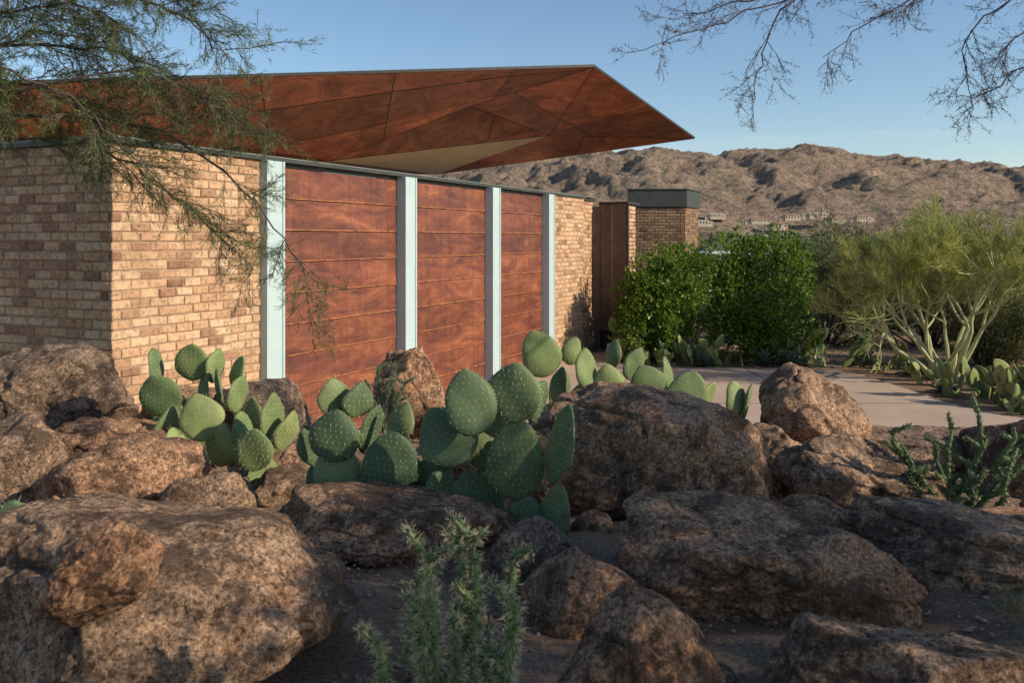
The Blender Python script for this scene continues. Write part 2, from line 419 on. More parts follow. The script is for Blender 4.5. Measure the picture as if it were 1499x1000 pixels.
up = Vector((0,0,.02))
for poly, *_ in facets: cn_.add([p+up for p in poly], [tuple(range(len(poly)))], 2)
T_ = Vector((0,0,.045))
top = [Vector(Lp)+T_, Vector(A)+T_, Vector(B)+T_, Vector((-1.6,19.4,4.75)), Vector((-10.2,15.2,4.5))]
cen = Vector((-2.5,16.2,5.0))
for i in range(5): cn_.add([top[i], top[(i+1)%5], cen], [(0,1,2)], 3)
rim = [S_[0],S_[1],S_[2],S_[3],S_[4]]
for i in range(5):
    a, b2 = rim[i], rim[(i+1)%5]; ta, tb = top[i], top[(i+1)%5]
    cn_.add([a, b2, tb, ta], [(0,1,2,3)], 3)
hchild(cn_, 'folded_steel_canopy', [M_SOFFIT, M_TAN, M_DARK, M_DARK])

# ------------------------------------------------------------------ boulders
def boulder(x, y, zc, w, h, dpt=None, seed=0, rz=0., tilt=0., sub=5, cuts=11, rough=1.0, free=False, mat=None):
    rs = np.random.default_rng(seed+100)
    dpt = dpt or w*.8
    bm = bmesh.new(); bmesh.ops.create_icosphere(bm, subdivisions=sub, radius=1)
    P = np.array([v_.co[:] for v_ in bm.verts])
    P = np.sign(P)*np.abs(P)**.92
    for k in range(cuts):
        nn = unit(rs.normal(size=3)*np.array([1,1,.8])); hh = rs.uniform(.62,.90)
        dd = P@nn; over = np.clip(dd-hh, 0, None); P -= np.outer(over*.88, nn)
    topz = zc+h/2; bot = zc-h/2 if free else min(gz(x, y)-.12, topz-.15); H = topz-bot
    zc = (topz+bot)/2
    off = Vector((seed*3.7, seed*1.3, seed*7.1))
    out = []
    ct, st = math.cos(tilt), math.sin(tilt); cr, sr = math.cos(rz), math.sin(rz)
    for p in P:
        q = Vector(p)
        ln = q.length; nq = q/ln
        dsp = .17*noise.noise(q*1.1+off)+.08*noise.noise(q*2.6+off)+rough*(.042*noise.noise(q*6+off)+.023*noise.noise(q*13+off)+.013*noise.noise(q*27+off))
        r = abs(noise.noise(q*1.5+off*2)); dsp -= .06*max(0, .05-r)/.05*rough
        q = q+nq*dsp
        X_, Y_, Z_ = q.x*w/2*1.06, q.y*dpt/2*1.06, q.z*H/2*1.06
        X_, Z_ = X_*ct-Z_*st, X_*st+Z_*ct
        X_, Y_ = X_*cr-Y_*sr, X_*sr+Y_*cr
        out.append((X_, Y_, Z_))
    for v_, p in zip(bm.verts, out): v_.co = p
    me = bpy.data.meshes.new('boulder'); bm.to_mesh(me); bm.free()
    me.polygons.foreach_set('use_smooth', [True]*len(me.polygons))
    me.materials.append(mat or M_ROCK)
    o = bpy.data.objects.new('boulder', me); COL.objects.link(o); o.location = (x, y, zc)
    return o
BL = [ # x, y, zc, w, h, depth, seed, rz, tilt, sub
 (-1.06,2.75,1.34,1.26,.66,1.0,61,.1,-.08,6),
 (-3.45,6.5,1.36,1.25,.62,1.0,3,-.3,.1,6),
 (-2.43,5.6,1.15,.95,.46,.8,4,.2,0,6),
 (-2.03,4.6,1.19,.82,.48,.7,45,.5,.1,6),
 (-1.47,4.4,1.18,.54,.34,.5,6,-.3,.05,5),
 (-2.8,5.0,1.24,.62,.44,.6,7,0,0,5),
 (-1.90,6.8,1.20,.75,.42,.6,8,.2,0,5),
 (-.81,7.3,1.26,.62,.64,.55,9,0,.1,6),
 (-.60,4.0,1.12,1.10,.44,.7,10,-.1,0,6),
 (.70,4.85,1.25,1.42,.84,1.0,11,-.15,-.18,6),
 (2.10,6.3,1.19,.86,.70,.7,12,.3,-.1,6),
 (1.94,5.0,1.14,.86,.46,.7,13,0,-.1,6),
 (.93,3.3,1.22,1.10,.50,.75,64,-.3,-.12,6),
 (1.80,3.6,1.14,.90,.46,.8,15,.2,-.15,6),
 (.25,3.2,1.25,.42,.24,.35,16,0,0,5),
 (.08,3.6,1.22,.34,.2,.3,17,.5,0,5),
 (.28,2.25,1.40,.48,.32,.4,18,.4,-.2,6),
 (1.0,2.3,1.33,.78,.36,.6,19,0,0,6),
 (2.77,6.2,.95,.85,.44,.7,20,0,0,6),
 (3.35,5.8,1.02,.75,.64,.7,21,.2,0,6),
 (2.50,4.4,.96,.6,.3,.5,22,0,0,5),
 (1.70,5.7,1.0,.5,.5,.5,23,.3,0,5),
 (-1.32,5.2,1.0,.5,.28,.5,24,.3,0,5),
 (-.35,5.6,1.02,.6,.4,.6,25,.3,0,5),
 (-2.9,4.0,1.15,.8,.35,.7,26,.3,0,6),
 (-1.75,3.6,1.12,.7,.28,.6,27,.8,0,6),
 (-.1,6.6,1.0,.6,.35,.5,28,.8,0,5),
 (-1.4,6.0,1.0,.6,.35,.5,29,.8,0,5),
 (.9,7.0,.95,.7,.4,.6,30,.1,0,5),
 (3.6,7.2,.75,.8,.4,.7,31,.1,0,5),
 (1.45,4.3,1.05,.5,.3,.5,32,.1,0,5),
 (2.7,3.4,1.1,.9,.5,.7,33,.1,0,5),
 (-3.9,5.2,1.2,1.0,.5,.8,34,.1,0,5),
 (-.2,2.7,1.15,.3,.16,.3,35,.1,0,5),
 (3.2,4.6,1.0,.9,.5,.8,36,.1,0,5),
 (-2.7,2.6,1.2,.9,.5,.8,37,.1,0,5),
 (.55,2.7,1.14,.25,.12,.2,38,.1,0,4),
 (-2.7,7.4,1.0,.9,.5,.6,39,.1,0,5),
]
for (x,y,zc,w,h,dp,sd,rz,tl,sub) in BL: boulder(x,y,zc,w,h,dp,sd,rz,tl,sub)
boulder(-1.02,2.20,1.64,.30,.18,.22,53,.1,.55,6,cuts=8,rough=.8,free=True,mat=M_ROCKB)
for i in range(52):
    x = random.uniform(-3.6,3.8); y = random.uniform(2.4,7.6); s = random.uniform(.07,.24)
    boulder(x, y, gz(x,y)+s*.2, s*1.3, s*.7, s, 200+i, random.uniform(0,3), 0, 4, 7)

# ------------------------------------------------------------------ prickly pears
def mat_pad(name, cols, scar=.35):
    m, nt, b = new_mat(name); v = coord(nt)
    c = ramp(nt, geo(nt,'Random Per Island'), [(i/(len(cols)-1), q) for i, q in enumerate(cols)])
    c = mix(nt, .8, c, ramp(nt, noise_tex(nt, v, 9, 6, .65), [(.3,(.64,.66,.66)),(.7,(1.25,1.2,1.05))]), 'MULTIPLY')
    sp_ = noise_tex(nt, v, 22, 6, .75)
    c = mix(nt, ramp(nt, sp_, [(.62,(0,0,0)),(.70,(scar,)*3)]), c, (.26,.21,.12))
    L(nt, c, b.inputs['Base Color']); b.inputs['Roughness'].default_value = .6; b.inputs['Specular IOR Level'].default_value = .3
    L(nt, bump(nt, noise_tex(nt, v, 30, 4, .6), .35, .005), b.inputs['Normal'])
    return m
M_PAD = mat_pad('cactus_pad', [(.075,.120,.060),(.11,.160,.075),(.18,.225,.095)])
M_PADB = mat_pad('cactus_pad_sunlit', [(.12,.175,.075),(.18,.24,.095),(.28,.33,.13)])  # brighter, yellower copy with sunlight painted into the pad colour
M_PADY = mat_pad('cactus_pad_yellow', [(.15,.20,.075),(.25,.29,.10),(.35,.36,.13)])
M_SPINE = mat_simple('cactus_spine', (.55,.47,.29), .8, 20, .2)
M_CHOLLA = mat_leaf('cholla_skin', [(.07,.12,.05),(.10,.16,.06),(.15,.20,.085)], .05)
def pad(mb, base, up, nrm, W, H, T=.022, res=14, spines=True, seed=0):
    up = Vector(up).normalized(); nrm = Vector(nrm); nrm = (nrm-up*nrm.dot(up)).normalized(); sd = up.cross(nrm)
    base = Vector(base); bend = random.uniform(-.07,.07); rz = res; asym = random.uniform(-.06,.06)
    vs = []; fs = []; seg = 16; ex = random.uniform(.76,.90)
    def prof(t): 
        return (math.sin(math.pi*min(1,max(0,t))**ex)**.62)*(.5)*(.96+.04*math.sin(t*9+seed)) if 0 < t < 1 else 0
    def surf(t, th):
        f = prof(t); x = W*f*math.cos(th)+asym*W*math.sin(t*3.14); y = T*(.35+min(f*2,1)*.75)*math.sin(th)
        return base+up*(t*H)+sd*x+nrm*(y+bend*(x/W)**2*2*W+bend*H*(t-.5)**2+.004*math.sin(x*30+t*7+seed))
    for i in range(rz+1):
        t = .015+ (i/rz)*.97
        t = .5-.5*math.cos(math.pi*t)
        for k in range(seg): vs.append(surf(t, 2*math.pi*k/seg))
    for i in range(rz):
        for k in range(seg):
            k2 = (k+1)%seg; fs.append((i*seg+k,i*seg+k2,(i+1)*seg+k2,(i+1)*seg+k))
    fs.append(tuple(range(seg))[::-1]); fs.append(tuple(rz*seg+k for k in range(seg)))
    mb.add(vs, fs, 0)
    if not spines: return
    st = .028
    cs_, ds_ = [], []
    row = 0; t = .06
    while t < .97:
        f = prof(t)*W
        x = -f + (st/2 if row%2 else 0)+.008
        while x < f-.004:
            for sg in (1,-1):
                th = math.acos(max(-1,min(1,x/(f+1e-6))))*sg
                p = surf(t, th); n_ = nrm*sg
                cs_.append(p); ds_.append(n_)
            x += st*random.uniform(.9,1.1)
        t += st/H; row += 1
    for t in np.linspace(.3,1,14):
        for th in (0, math.pi):
            p = surf(min(.985,t), th); cs_.append(p); ds_.append((p-(base+up*H*.5)).normalized())
    for p, n_ in zip(cs_, ds_):
        a = .0030; s1 = up*a; s2 = sd*a
        if abs(n_.dot(sd))>.7: s2 = nrm*a
        mb.add([p+s1-n_*.001,p+s2-n_*.001,p-s1-n_*.001,p-s2-n_*.001,p+n_*.003],[(0,1,4),(1,2,4),(2,3,4),(3,0,4)],1)
        for _ in range(random.choice((0,1,1,2))):
            dd = (n_+Vector((random.uniform(-.7,.7),random.uniform(-.7,.7),random.uniform(-.9,.4)))).normalized()*random.uniform(.014,.034)
            w_ = dd.cross(up).normalized()*.0009
            mb.add([p-w_,p+w_,p+dd],[(0,1,2)],1)
def finish_pear(lst, x, y, mat, grow=1.0):
    mb = MB()
    for i, (px_,py_,z,W,H,tilt,yaw) in enumerate(lst):
        t = math.radians(tilt); yw = math.radians(yaw); W*=grow; H*=grow
        up = Vector((math.sin(t), random.uniform(-.2,.2), math.cos(t))).normalized()
        nrm = Vector((math.sin(yw), -math.cos(yw), 0.12))
        pad(mb, Vector((px_,py_,z))-up*H/2, up, nrm, W, H, T=.016+.008*random.random(), seed=i)
    return mb.obj('prickly_pear_cactus', [mat, M_SPINE], smooth=True, loc=(x,y,gz(x,y)))
main = [(.02,4.1,1.46,.28,.38,3,5),(-.20,4.05,1.73,.25,.30,-8,10),(.01,4.08,1.77,.27,.27,6,-12),(-.30,4.15,1.56,.29,.29,-40,10),
        (.22,4.1,1.53,.25,.36,14,-66),(.20,4.05,1.22,.22,.26,10,-55),(-.60,4.35,1.37,.30,.31,8,0),(-.86,4.4,1.30,.25,.33,-10,15),
        (-.88,4.4,1.50,.27,.25,8,-5),(-.90,4.5,1.67,.19,.20,-8,40),(-.78,4.5,1.66,.2,.18,12,50),(-.40,4.4,1.30,.23,.20,30,10),
        (-.17,4.2,1.24,.28,.28,-15,-10),(.12,4.25,1.70,.18,.2,20,60),(-.50,4.5,1.22,.28,.23,-40,0),(.06,4.12,1.15,.24,.24,0,0),(-.70,4.45,1.20,.26,.28,10,30),(-.97,4.5,1.2,.24,.26,-20,60),
        (-.34,4.3,1.2,.26,.3,-10,40),(-.10,4.3,1.5,.24,.3,5,30),(-.72,4.55,1.5,.2,.26,15,65),(-1.02,4.55,1.42,.18,.22,-25,30),(-.56,4.45,1.56,.16,.2,20,-30)]
finish_pear(main, -.2, 4.3, M_PAD, 1.03)
back = [(.185,6,1.70,.29,.33,-18,5),(.50,6,1.60,.20,.28,-5,35),(.84,6.1,1.62,.17,.24,25,30),(.66,6,1.50,.25,.27,-10,0),(.92,6,1.50,.28,.26,-25,0),
        (1.20,6,1.44,.29,.29,15,5),(1.56,6.2,1.36,.21,.25,-5,30),(1.64,6.2,1.34,.2,.27,12,70),(.33,6.1,1.45,.26,.3,5,50),(.50,6.05,1.36,.28,.3,0,10),(.8,6.05,1.32,.3,.3,0,20),(1.05,6.1,1.32,.3,.3,20,-20),
        (.25,6.1,1.2,.3,.3,0,0),(1.54,6.2,1.13,.28,.3,0,10),(.58,6.1,1.1,.3,.3,0,10),(1.3,6.1,1.25,.24,.24,40,0),(.72,6.3,1.66,.16,.20,10,-50),(1.08,6.2,1.55,.18,.22,-10,60),(.42,6.15,1.70,.16,.2,15,20),(1.35,6.15,1.38,.2,.24,25,50)]
finish_pear(back, .8, 6.05, M_PADB)
left = [(-2.14,5.95,1.65,.25,.26,5,5),(-2.28,5.75,1.46,.29,.29,-18,0),(-2.0,6,1.62,.2,.24,10,72),(-1.93,5.5,1.37,.28,.30,-15,10),(-2.0,5.25,1.22,.24,.28,-5,64),
        (-2.07,5.95,1.44,.24,.27,10,-55),(-2.39,5.95,1.63,.2,.24,-8,82),(-1.76,5.7,1.48,.2,.24,12,68),(-1.52,5.2,1.24,.24,.27,12,5),(-1.44,5.3,1.42,.22,.28,5,66),
        (-1.34,5.3,1.33,.2,.26,20,60),(-1.85,6,1.58,.2,.22,15,-50),(-2.2,5.8,1.25,.3,.3,0,0),(-2.05,5.8,1.15,.3,.35,0,20),(-1.5,5.35,1.05,.24,.24,0,40),(-1.8,5.5,1.2,.26,.28,10,-20),
        (-2.16,5.6,1.3,.22,.26,12,60),(-1.95,5.9,1.5,.18,.24,-5,-66),(-1.66,5.5,1.28,.22,.26,-12,68),(-2.3,6.0,1.3,.26,.3,10,30),(-1.7,5.8,1.3,.24,.28,0,-40)]
finish_pear(left, -2, 5.8, M_PADB)
corner = [(-1.60,2.85,1.54,.19,.2,5,10),(-1.74,2.8,1.62,.18,.2,-15,20),(-1.5,2.9,1.48,.2,.17,50,-10),(-1.62,2.9,1.32,.2,.24,0,30)]
finish_pear(corner, -1.6, 2.85, M_PAD)
def random_pear(x, y, s, seed, ymat=True):
    random.seed(seed); mb = MB(); g0 = gz(x,y)
    def rec(b_, up, d):
        W = s*random.uniform(.14,.20); H = W*random.uniform(1.1,1.5); yw = random.uniform(0,6.28)
        pad(mb, b_, up, (math.sin(yw), math.cos(yw), .1), W, H, T=.016, res=8, spines=False, seed=seed)
        if d > 0:
            for k in range(random.choice((1,2,2,3))):
                nu = (up*.7+Vector((random.uniform(-.8,.8),random.uniform(-.6,.6),.45))).normalized()
                rec(b_+up*H*.9, nu, d-1)
    for k in range(random.randint(5,8)):
        rec(Vector((x+random.uniform(-.45,.45)*s, y+random.uniform(-.3,.3)*s, g0-.03)), Vector((random.uniform(-.7,.7),random.uniform(-.5,.5),1)).normalized(), random.choice((0,1,1,2)))
    mb.obj('prickly_pear_cactus', [M_PADY if ymat else M_PADB, M_SPINE], smooth=True, loc=(x,y,g0))
sd = 900
for (x,y,s) in [(2.35,17.6,1),(2.8,17.3,.9),(3.3,17.5,1.2),(4.2,17.5,1.2),(5.6,17.4,.9),(6.4,17.3,1.3),(7.2,16.8,.8),(7.0,15.0,.8),
                (7.3,13.7,1.1),(7.5,13.0,1.2),(8.0,12.4,1.2),(8.5,12.2,1.1),(7.9,13.8,1.3),(6.0,18.0,1.3),(2.6,18.3,1.4),(9.0,13.0,1.3),(3.9,17.9,1.4),(8.6,14.6,1.3),(7.2,12.5,.7),(5.0,17.6,1.0),(8.3,13.2,1.3)]:
    sd += 1; random_pear(x, y, s, sd, sd % 3 != 0)
M_AGAVE = mat_pad('agave_leaf', [(.09,.14,.11),(.13,.19,.15),(.17,.23,.18)])
def agave(x, y, s, seed):
    random.seed(seed); mb = MB(); g0 = gz(x,y)
    for k in range(34):
        a = k*2.4; el = .15+1.25*(k/34); ln = s*random.uniform(.42,.55)*(1-.25*(k/34)); wd = s*.075
        d = Vector((math.cos(a)*math.cos(el), math.sin(a)*math.cos(el), math.sin(el))); sdv = Vector((-math.sin(a), math.cos(a), 0))
        vs = []; nseg = 6
        for i in range(nseg+1):
            t = i/nseg; w = wd*(.55+.8*math.sin(math.pi*min(1,t*1.0))**.8)*(1-t)**.45*.7+.001
            c_ = Vector((x,y,g0+.02))+d*ln*t+Vector((0,0,-.10*s*t*t*math.cos(el)))
            vs += [c_-sdv*w+Vector((0,0,w*.4)), c_-Vector((0,0,w*.25)), c_+sdv*w+Vector((0,0,w*.4))]
        fs = []
        for i in range(nseg):
            for j in range(2): fs.append((i*3+j,i*3+j+1,(i+1)*3+j+1,(i+1)*3+j))
        mb.add(vs, fs, 0)
    mb.obj('agave_plant', [M_AGAVE], smooth=True, loc=(x,y,g0))
for i,(x,y,s) in enumerate([(4.9,17.3,1.1),(5.4,17.2,.9),(6.9,17.4,1.0),(3.75,17.2,.8),(7.3,16.1,.8),(6.95,14.2,.7),(2.1,17.9,.7)]): agave(x,y,s,300+i)
random.seed(11)

# ------------------------------------------------------------------ cholla
def cholla(name, x, y, arms, rad, spn, splen, spw=.0009):
    mb = MB()
    for path, rr in arms:
        pts = [Vector(p) for p in path]; fine = []
        for i in range(len(pts)-1):
            k = max(2, int((pts[i+1]-pts[i]).length/.010))
            for j in range(k): fine.append(pts[i].lerp(pts[i+1], j/k))
        fine.append(pts[-1])
        r = [rad*rr*(1+.22*math.sin(i*1.9))*(1 if i < len(fine)-3 else .6) for i in range(len(fine))]
        mb.tube(fine, r, 8, 0)
        P = np.array([p[:] for p in fine]); n_ = int(len(fine)*spn)
        ii = rng.integers(0, len(fine), n_); dd = unit(rng.normal(size=(n_,3)))
        nt_ = int(len(fine)*5); it = rng.integers(0,len(fine),nt_); dt = unit(rng.normal(size=(nt_,3)))
        mb.leaves(P[it]+dt*rad*rr*.8, unit(dt+np.array([0,0,.5])), rad*.9, rad*.9, 0)
        mb.leaves(P[ii]+dd*rad*rr*.8, dd, splen*rng.uniform(.5,1.4,n_), spw, 1)
    mb.obj(name, [M_CHOLLA, M_SPINE], smooth=True, loc=(x,y,gz(x,y)))
def jagged_arms(base, tips, joints=3, wob=.03, side=.09, ps=.75):
    arms = []
    b_ = Vector(base)
    for tp in tips:
        tp = Vector(tp); pts = [b_]
        mid = b_.lerp(tp, .35); mid.x = b_.x+(tp.x-b_.x)*.55
        for j in range(1, joints+1):
            t = j/joints; q = (b_.lerp(mid, min(1,t*2)) if t < .5 else mid.lerp(tp, t*2-1))
            pts.append(q+Vector((random.uniform(-wob,wob),random.uniform(-wob,wob),random.uniform(-wob,wob))))
        pts[-1] = tp; arms.append((pts, 1))
        for q in pts[1:]:
            for _ in range(2):
                if random.random() < ps:
                    e = q+Vector((random.uniform(-side,side),random.uniform(-side,side)*.7,random.uniform(.01,side)))
                    arms.append(([q, e], .85))
    return arms
random.seed(31)
tips = [(-.13+random.uniform(-.13,.14), 1.85+random.uniform(-.12,.12), random.uniform(1.55,1.83)) for _ in range(21)]
fg = jagged_arms((-.12,1.85,1.12), tips, 6, .018, .06, .65)
cholla('cholla_cactus', -.13, 1.85, fg, .0100, 26, .019, .0009)
random.seed(8)
rt = jagged_arms((2.34,4.75,.95), [(2.03,4.75,1.44),(2.69,4.75,1.40),(2.52,4.8,1.54),(2.12,4.7,1.28),(2.60,4.65,1.26),(2.30,4.8,1.36),(2.78,4.75,1.40),(2.44,4.65,1.2),(2.2,4.7,1.15),(2.62,4.7,1.12),(2.38,4.8,1.45)], 5, .035, .11, .75)
cholla('cholla_cactus', 2.34, 4.75, rt, .0125, 14, .014, .001)
sm = jagged_arms((-.92,6.6,1.0), [(-1.0,6.6,1.48),(-.88,6.6,1.5),(-.8,6.6,1.40),(-1.06,6.6,1.38),(-.93,6.55,1.42),(-.85,6.55,1.3)], 4, .02)
cholla('cholla_cactus', -.92, 6.6, sm, .011, 26, .02, .0014)
M_LFDK = mat_leaf('mesquite_foliage', [(.08,.11,.045),(.13,.165,.06),(.18,.21,.08)], .3)
M_DRY = mat_leaf('dry_grass', [(.20,.19,.09),(.32,.27,.15),(.16,.18,.08)], .3)
mb = MB()
for (x,y,s) in [(.28,2.62,.10),(1.75,3.05,.12),(-.35,3.2,.12),(.62,2.5,.08),(-.05,5.0,.15),(1.3,5.6,.15),(-1.15,4.9,.14),(.5,3.9,.1),(2.2,5.6,.16),(-.45,2.5,.08),(.42,3.0,.07),(-.3,4.9,.12)]:
    k = 110; d = unit(rng.normal(size=(k,3))*np.array([1,1,.4])+np.array([0,0,.8])); o_ = np.array([x,y,gz(x,y)])+rng.normal(size=(k,3))*np.array([s*.35,s*.35,0])
    mb.leaves(o_, d, s*rng.uniform(.4,1.1,k), .0035, 0)
mb.obj('dry_weeds', [M_DRY])

# ------------------------------------------------------------------ woody plants
M_BARK = mat_simple('bark_dark', (.085,.065,.055), .9, 12, .4, 0, .006, 40, .1)
M_BARKG = mat_simple('palo_verde_bark', (.46,.45,.24), .7, 6, .2, 0, .003, 40, .2)
M_BARKG2 = mat_simple('palo_verde_twig', (.30,.32,.13), .7, 6, .25, 0, .003, 40, .2)
M_LFPV = mat_leaf('palo_verde_foliage', [(.22,.24,.08),(.32,.33,.11),(.42,.41,.16),(.27,.285,.10)], .35)
M_LFBS = mat_leaf('citrus_foliage', [(.035,.075,.018),(.08,.155,.028),(.16,.25,.04),(.30,.38,.06)], .38, .4)
M_LFOL = mat_leaf('scrub_foliage', [(.08,.09,.042),(.13,.14,.06),(.19,.19,.085)], .25)
M_TWIG = mat_simple('twig_bark', (.12,.09,.085), .9, 12, .3, 0, .001, 40, .1)

def rnd_dir(d, spread):
    q = Vector(d)+Vector((random.gauss(0,spread),random.gauss(0,spread),random.gauss(0,spread)))
    return q.normalized()
def wiggle(p0, d, ln, segs, wob, droop=0):
    pts = [Vector(p0)]; d = Vector(d)
    for i in range(segs):
        d = (d+Vector((random.gauss(0,wob),random.gauss(0,wob),random.gauss(0,wob)-droop))).normalized()
        pts.append(pts[-1]+d*ln/segs)
    return pts, d
def palo_verde(x, y, seed, H=3.5, nstem=13, leafn=62, clear=1.2):
    random.seed(seed); mb = MB(); g0 = gz(x,y); LC = []; LD = []
    def rec(p, d, ln, r, dep):
        pts, dd = wiggle(p, d, ln, 5, .10 if dep > 1 else .16, -.02)
        r1 = r*.68
        rad = [r+(r1-r)*i/5 for i in range(6)]
        mb.tube(pts, rad, 7 if dep > 2 else (5 if dep > 0 else 3), 0 if dep > 1 else 2)
        if dep <= 1:
            for q0, q1 in zip(pts[1:-1], pts[2:]):
                for k in range(leafn//(8 if dep == 0 else 12)):
                    t = random.random(); c_ = q0.lerp(q1,t)
                    if c_.z-g0 < clear+random.gauss(0,.22): continue
                    LC.append(c_[:]); LD.append(rnd_dir(dd+Vector((0,0,.35)), .55)[:])
        if dep == 0: return
        nb = random.choice((2,3)) if dep > 2 else 3
        for k in range(nb):
            rec(pts[-1], rnd_dir(dd+Vector((0,0,.12)), .40), ln*random.uniform(.62,.80), r1*.85, dep-1)
        if dep <= 3 and pts[3].z-g0 > clear*.7:
            rec(pts[3], rnd_dir(dd, .6), ln*.65, r1*.55, max(0,dep-2))
            if dep == 3: rec(pts[4], rnd_dir(dd, .6), ln*.65, r1*.55, 1)
    for s in range(nstem):
        a = 6.283*s/nstem+random.uniform(-.3,.3); sp = random.uniform(.3,1.0)
        d = Vector((math.cos(a)*sp, math.sin(a)*sp, 1.05)).normalized()
        rec(Vector((x+.14*math.cos(a), y+.12*math.sin(a), g0-.05)), d, H*.35*random.uniform(.8,1.1), random.uniform(.036,.060), 4)
    LC = np.array(LC); LD = unit(np.array(LD)); n = len(LC)
    mb.leaves(LC, LD, rng.uniform(.09,.24,n), .0085, 1)
    mb.obj('palo_verde_tree', [M_BARKG, M_LFPV, M_BARKG2], loc=(x,y,g0))
palo_verde(7.6, 15.6, 3, 3.35, nstem=12, leafn=72, clear=1.3)

def bush(name, x, y, R, H, n, mats, seed, leaf=(.07,.03), lobes=16, zbase=None, squash=1.0):
    random.seed(seed); r_ = np.random.default_rng(seed); mb = MB(); g0 = gz(x,y) if zbase is None else zbase
    lob = []
    for i in range(lobes):
        a = r_.uniform(0,6.28); rr = R*math.sqrt(r_.uniform(0,1))*.76; hz = r_.uniform(.12,.86)*H
        taper = 1-.35*(hz/H)
        lob.append((x+rr*math.cos(a)*taper, y+rr*math.sin(a)*taper*squash, g0+hz, R*r_.uniform(.15,.34)))
    C_, D_ = [], []
    for lx,ly,lz,lr in lob:
        k = int(n/lobes)
        d = unit(r_.normal(size=(k,3))); rad = lr*r_.uniform(.35,1,k)**.45*(1+.22*np.sin(d[:,0]*7+d[:,2]*9+lx*5))
        C_.append(np.array([lx,ly,lz])+d*rad[:,None]); D_.append(unit(d+r_.normal(size=(k,3))*.7+np.array([0,0,.2])))
        for q in range(8):
            dd = unit(r_.normal(size=3)+np.array([0,0,.7])); L0 = lr*r_.uniform(1.0,1.85); t = r_.uniform(.5,1,26)[:,None]
            C_.append(np.array([lx,ly,lz])+dd*L0*t); D_.append(unit(dd+r_.normal(size=(26,3))*.8))
        mb.tube([(x+(lx-x)*.2,y+(ly-y)*.2,g0-.05),(x+(lx-x)*.7,y+(ly-y)*.7,g0+(lz-g0)*.5),(lx,ly,lz)],[.03,.018,.008],5,0)
    C_ = np.concatenate(C_); D_ = np.concatenate(D_); keep = C_[:,2] > g0+.02; C_=C_[keep]; D_=D_[keep]
    nn = len(C_)
    mb.leaves(C_, D_, leaf[0]*r_.uniform(.6,1.3,nn), leaf[1]*r_.uniform(.7,1.2,nn), 1)
    mb.obj(name, mats, loc=(x,y,g0))
bush('citrus_bush', 3.05, 18.2, 1.35, 2.20, 15000, [M_BARK,M_LFBS], 21, (.085,.040), 34)
bush('citrus_bush', 5.15, 18.3, 1.55, 2.60, 19000, [M_BARK,M_LFBS], 25, (.085,.040), 40)
bush('citrus_bush', 4.1, 20.6, 1.3, 2.5, 7000, [M_BARK,M_LFBS], 23, (.09,.04), 14)
sd = 40
for (x,y,R,H,n) in [(7.4,21,1.9,2.3,12000),(9.6,20.5,2.0,2.5,12000),(11.5,19,2.0,2.6,12000),(8.6,24,2.4,3.1,10000),(11.5,25,2.6,3.2,10000),(6.3,24,1.6,2.0,7000),(14.0,24,2.8,3.6,10000),
                    (9.4,17.5,1.3,1.7,8000),(10.8,15.6,1.5,1.8,8000),(9.9,13.7,1.0,1.1,5000)]:
    sd += 1; bush('desert_shrub', x, y, R, H, n, [M_BARK,M_LFOL], sd, (.10,.024), 22)

# overhanging trees ---------------------------------------------------
def follow(mb, path, r0, r1, tw_n, tw_len, leafy, LC, LD, droop, wob=.12, sides=5, tmin=.28):
    pts = [Vector(p) for p in path]; fine = []
    for i in range(len(pts)-1):
        a = pts[max(i-1,0)]; b_ = pts[i]; c_ = pts[i+1]; d_ = pts[min(i+2,len(pts)-1)]
        for j in range(6):
            t = j/6
            fine.append(.5*((2*b_)+(c_-a)*t+(2*a-5*b_+4*c_-d_)*t*t+(3*b_-a-3*c_+d_)*t**3)+Vector((random.gauss(0,.010),random.gauss(0,.010),random.gauss(0,.010))))
    fine.append(pts[-1]); nf = len(fine)
    rad = [r0+(r1-r0)*(i/(nf-1))**.45 for i in range(nf)]
    mb.tube(fine, rad, sides, 0)
    def twig(p, d, ln, r, dep):
        q, dd = wiggle(p, d, ln, 5, wob, droop)
        mb.tube(q, [r*(1-.13*i) for i in range(6)], 3, 0)
        if leafy > 0:
            for i in range(int(leafy*ln/.1)):
                k = random.randint(0,4); LC.append(q[k].lerp(q[k+1],random.random())[:]); LD.append(rnd_dir(dd, .55)[:])
        elif leafy < 0:
            for i in range(int(-leafy*ln/.1)):
                k = random.randint(0,4); LC.append(q[k].lerp(q[k+1],random.random())[:]); LD.append(rnd_dir((0,0,0.01), 1)[:])
        if dep > 0:
            for i in range(1,5):
                for _ in range(1 if random.random() < .75 else 2):
                    twig(q[i], rnd_dir(dd, .55), ln*random.uniform(.4,.65), r*.62, dep-1)
    for k in range(tw_n):
        t = tmin+(1-tmin)*(k+random.random())/tw_n; i = min(nf-2, int(t*(nf-1)))
        d = (fine[i+1]-fine[i]).normalized()
        twig(fine[i], rnd_dir(d, .5), tw_len*random.uniform(.5,1.2), max(.0016,r1*1.2), 2)
random.seed(5)
mb = MB(); LC=[]; LD=[]
T0 = (-5.4,4.4,gz(-5.4,4.4)-.1); T1=(-5.2,4.5,2.6)
mb.tube([T0,(-5.35,4.4,1.6),T1],[.16,.13,.10],9,0)
